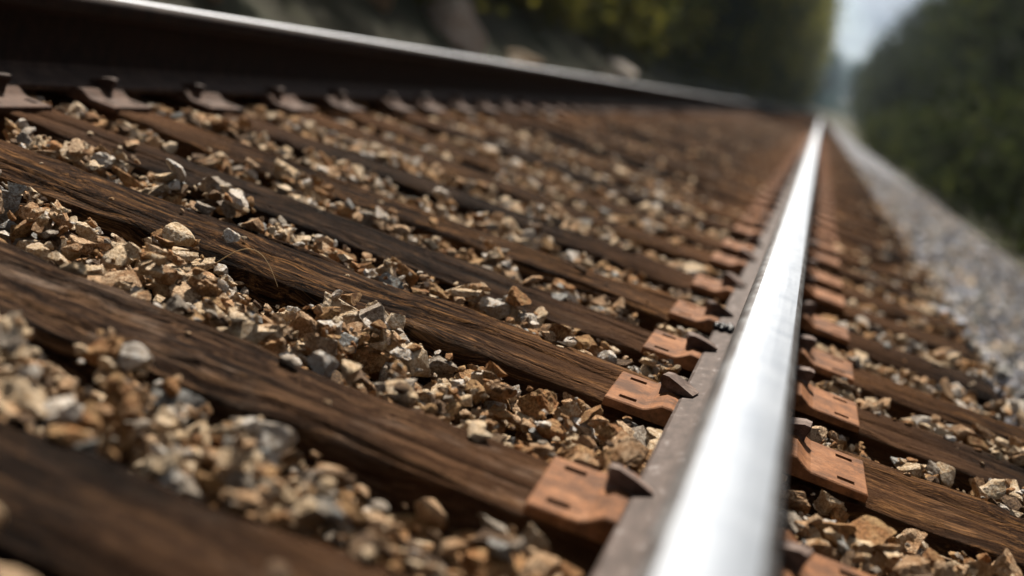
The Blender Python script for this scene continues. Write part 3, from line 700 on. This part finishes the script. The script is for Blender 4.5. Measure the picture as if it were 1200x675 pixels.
SHRUBS = []
for i, (h, rad, mi) in enumerate([(1.5, 0.9, 0), (1.1, 0.8, 1), (1.8, 1.0, 2), (1.2, 0.9, 3)]):
    SHRUBS.append((crown_mesh('foliage', 0.0, h, rad, 60, 40, 0.065, 400 + i, LEAF[mi]), trunk_mesh(h * 0.8, 0.03, 500 + i, rad * .8, 0.1), mi))
def tz(x, y): return float(terrain(np.array([x]), np.array([y]))[0])
COLN = ['deep green', 'olive green', 'very dark green', 'yellow-green']
def plant(kind, i, x, y, s, label, cat, group, mat=None):
    cr_, tr_, mi = (TREES if kind == 'tree' else SHRUBS)[i]
    root = bpy.data.objects.new('leafy_tree' if kind == 'tree' else 'shrub', None); col.objects.link(root)
    root.location = (x, y, tz(x, y) - 0.05); root.rotation_euler = (0, 0, random.uniform(0, 6.28)); root.scale = (s, s, s * random.uniform(0.9, 1.15))
    tag(root, label, cat, group)
    c = link('crown' if kind == 'tree' else 'foliage', cr_, root); link('trunk' if kind == 'tree' else 'stem', tr_, root)
    if mat is not None: c.material_slots[0].link = 'OBJECT'; c.material_slots[0].material = LEAF[mat]
    return root
y = -30.0; k = 0
while y < 340:                                              # bank beside the rusty rail
    for row in (0, 1):
        if row == 0 and 5 < y < 42: continue
        sc_ = random.uniform(0.9, 1.15) * (1 + max(0, min(y, 200)) / 260); i = (k + row * 2) % 4; x = -4.1 + 0.5 * max(0, min(1, y / 200)) - 2.35 * sc_ - 3.4 * row + random.uniform(-0.4, 0.4); yy = y + random.uniform(-1, 1) + row * 1.4
        mt_ = (None, 1, 3)[k % 3]
        plant('tree', i, x, yy, sc_, '%s %s broadleaf tree on the bank behind the rusty rail%s' % ('tall' if sc_ > 1.4 else 'medium' if sc_ > 1.1 else 'low', COLN[TREES[i][2] if mt_ is None else mt_], ', second row' if row else ''), 'tree', 'trees on the bank behind the rusty rail', mt_)
    y += (3.0 if y < 6 else 4.4 - min(1.4, (y - 6) * 0.03)) + max(0, y) * 0.022; k += 1
y = -8.0; k = 0
while y < 330:
    i = (3, 2, 1, 0, 3, 2, 1)[k % 7]; sc_ = random.choice((0.7, 1.0, 1.35)) * (1 + max(0, y) / 120)
    plant('shrub', i, -4.3 - 0.9 * sc_ * 0.6 + random.uniform(-0.3, 0.3), y, sc_, '%s %s shrub at the foot of the bank behind the rusty rail' % ('small' if sc_ < 0.95 else 'mid-sized' if sc_ < 1.3 else 'large', COLN[SHRUBS[i][2]]), 'shrub', 'shrubs along the rusty rail')
    y += 1.25 + max(0, y) * 0.04; k += 1
y = 4.0; k = 0
while y < 46:                                               # taller bushes up the sunlit bank
    i = (1, 3, 0, 2)[k % 4]; sc_ = random.choice((1.5, 1.9, 2.3))
    plant('shrub', i, -6.9 + random.uniform(-0.6, 0.6), y, sc_, '%s %s bush higher up the bank behind the rusty rail' % ('broad' if sc_ < 1.7 else 'tall' if sc_ < 2.1 else 'very tall', COLN[SHRUBS[i][2]]), 'bush', 'bushes up the bank')
    y += 2.1 + y * 0.02; k += 1
y = -30.0; k = 0
while y < 330:                                              # wood beside the gravel shoulder
    for row in (0, 1):
        sc_ = random.choice((0.55, 0.8, 0.95, 1.15, 1.35))
        if row == 0 and random.random() < 0.2: continue
        i = (1, 3, 1, 0, 3, 1)[(k + row) % 6]; x = 6.9 + 3.6 * row + random.uniform(-0.8, 0.8)  # mostly dark-leaved crowns, painting the vignette on this side into leaf colour
        plant('tree', i, x, y + row * 1.5 + random.uniform(-1, 1), sc_, '%s %s broadleaf tree beside the gravel shoulder%s' % ('tall' if sc_ > 1 else 'medium' if sc_ > .7 else 'low', COLN[TREES[i][2]], ', second row' if row else ''), 'tree', 'trees beside the gravel shoulder')
    y += 2.8 + max(0, y) * 0.028; k += 1
y = 7.5; k = 0
while y < 90:
    i = (2, 2, 0, 2)[k % 4]
    plant('shrub', i, 3.2 + random.uniform(-0.35, 0.4), y, random.uniform(0.85, 1.3), '%s shrub at the edge of the gravel shoulder' % COLN[SHRUBS[i][2]], 'shrub', 'shrubs at the edge of the gravel shoulder')
    y += 1.2 + y * 0.04; k += 1
for i in range(36):                                         # far wooded ridge closing the view
    x = -60 + i * 4 + random.uniform(-2, 2); yy = 460 + random.uniform(-15, 15)
    rt_ = plant('tree', i % 4, x, yy, random.uniform(1.5, 1.9), 'haze-tinted blue-green tree on the far ridge where the line ends', 'tree', 'trees on the far ridge', 4); rt_.location.z -= 3.0
for i in range(9):                                          # where the line bends out of sight
    rt_ = plant('tree', i % 4, -11 + i * 2.6 + random.uniform(-.5, .5), 352 + 4 * (i % 3), random.uniform(0.55, 0.8), 'low haze-tinted blue-green tree across the end of the line below the ridge', 'tree', 'trees across the end of the line', 4); rt_.location.z -= 1.0
for x, y, sc_, i, nm in ((4.3, 104, 0.66, 3, 'slim dark green tree leaning out over the gravel shoulder'), (4.7, 70, 0.6, 1, 'short dark green tree standing forward of the wood at the gravel shoulder'), (4.5, 150, 0.85, 0, 'round deep green tree at the far end of the gravel shoulder')):
    plant('tree', i, x, y, sc_, nm, 'tree', 'trees beside the gravel shoulder')
# pale rocks on the bank
ROCKS = [(-3.7, 14.6, .42, 6, 'large pale white'), (-3.45, 17.3, .30, 0, 'cream'), (-3.3, 16.2, .20, 3, 'small grey'), (-3.6, 27, .32, 6, 'bulky pale white'), (-3.4, 24, .25, 3, 'grey'), (-3.6, 8.3, .22, 3, 'low grey'), (-4.1, 12.8, .42, 0, 'large cream')]
for i, (x, y, r, c, nm) in enumerate(ROCKS):
    o = link('rock', hi[(i * 5) % NV]); o.location = (x, y, tz(x, y) + r * .35); o.scale = (r, r, r * 1.2); o.rotation_euler = (.2 * i, .1, i)
    o.material_slots[0].link = 'OBJECT'; o.material_slots[0].material = SM[c]
    tag(o, '%s rock among shrubs at the foot of the bank' % nm, 'rock', 'rocks at the foot of the bank')

# thin air between here and the far ridge
hm = bpy.data.materials.new('pale_haze'); hm.use_nodes = True; t_ = hm.node_tree; t_.nodes.clear()
pv = t_.nodes.new('ShaderNodeVolumePrincipled'); pv.inputs['Color'].default_value = (.72, .86, 1.0, 1); pv.inputs['Density'].default_value = 0.00022; pv.inputs['Anisotropy'].default_value = 0.0
mo = t_.nodes.new('ShaderNodeOutputMaterial'); t_.links.new(pv.outputs[0], mo.inputs['Volume'])
bm = bmesh.new(); bmesh.ops.create_cube(bm, size=1); me = bpy.data.meshes.new('haze'); bm.to_mesh(me); bm.free(); me.materials.append(hm)
hz = link('haze', me); hz.scale = (3400, 4400, 62); hz.location = (0, 1300, 25); tag(hz, 'thin pale blue haze over the far end of the line', 'haze', None, 'stuff')
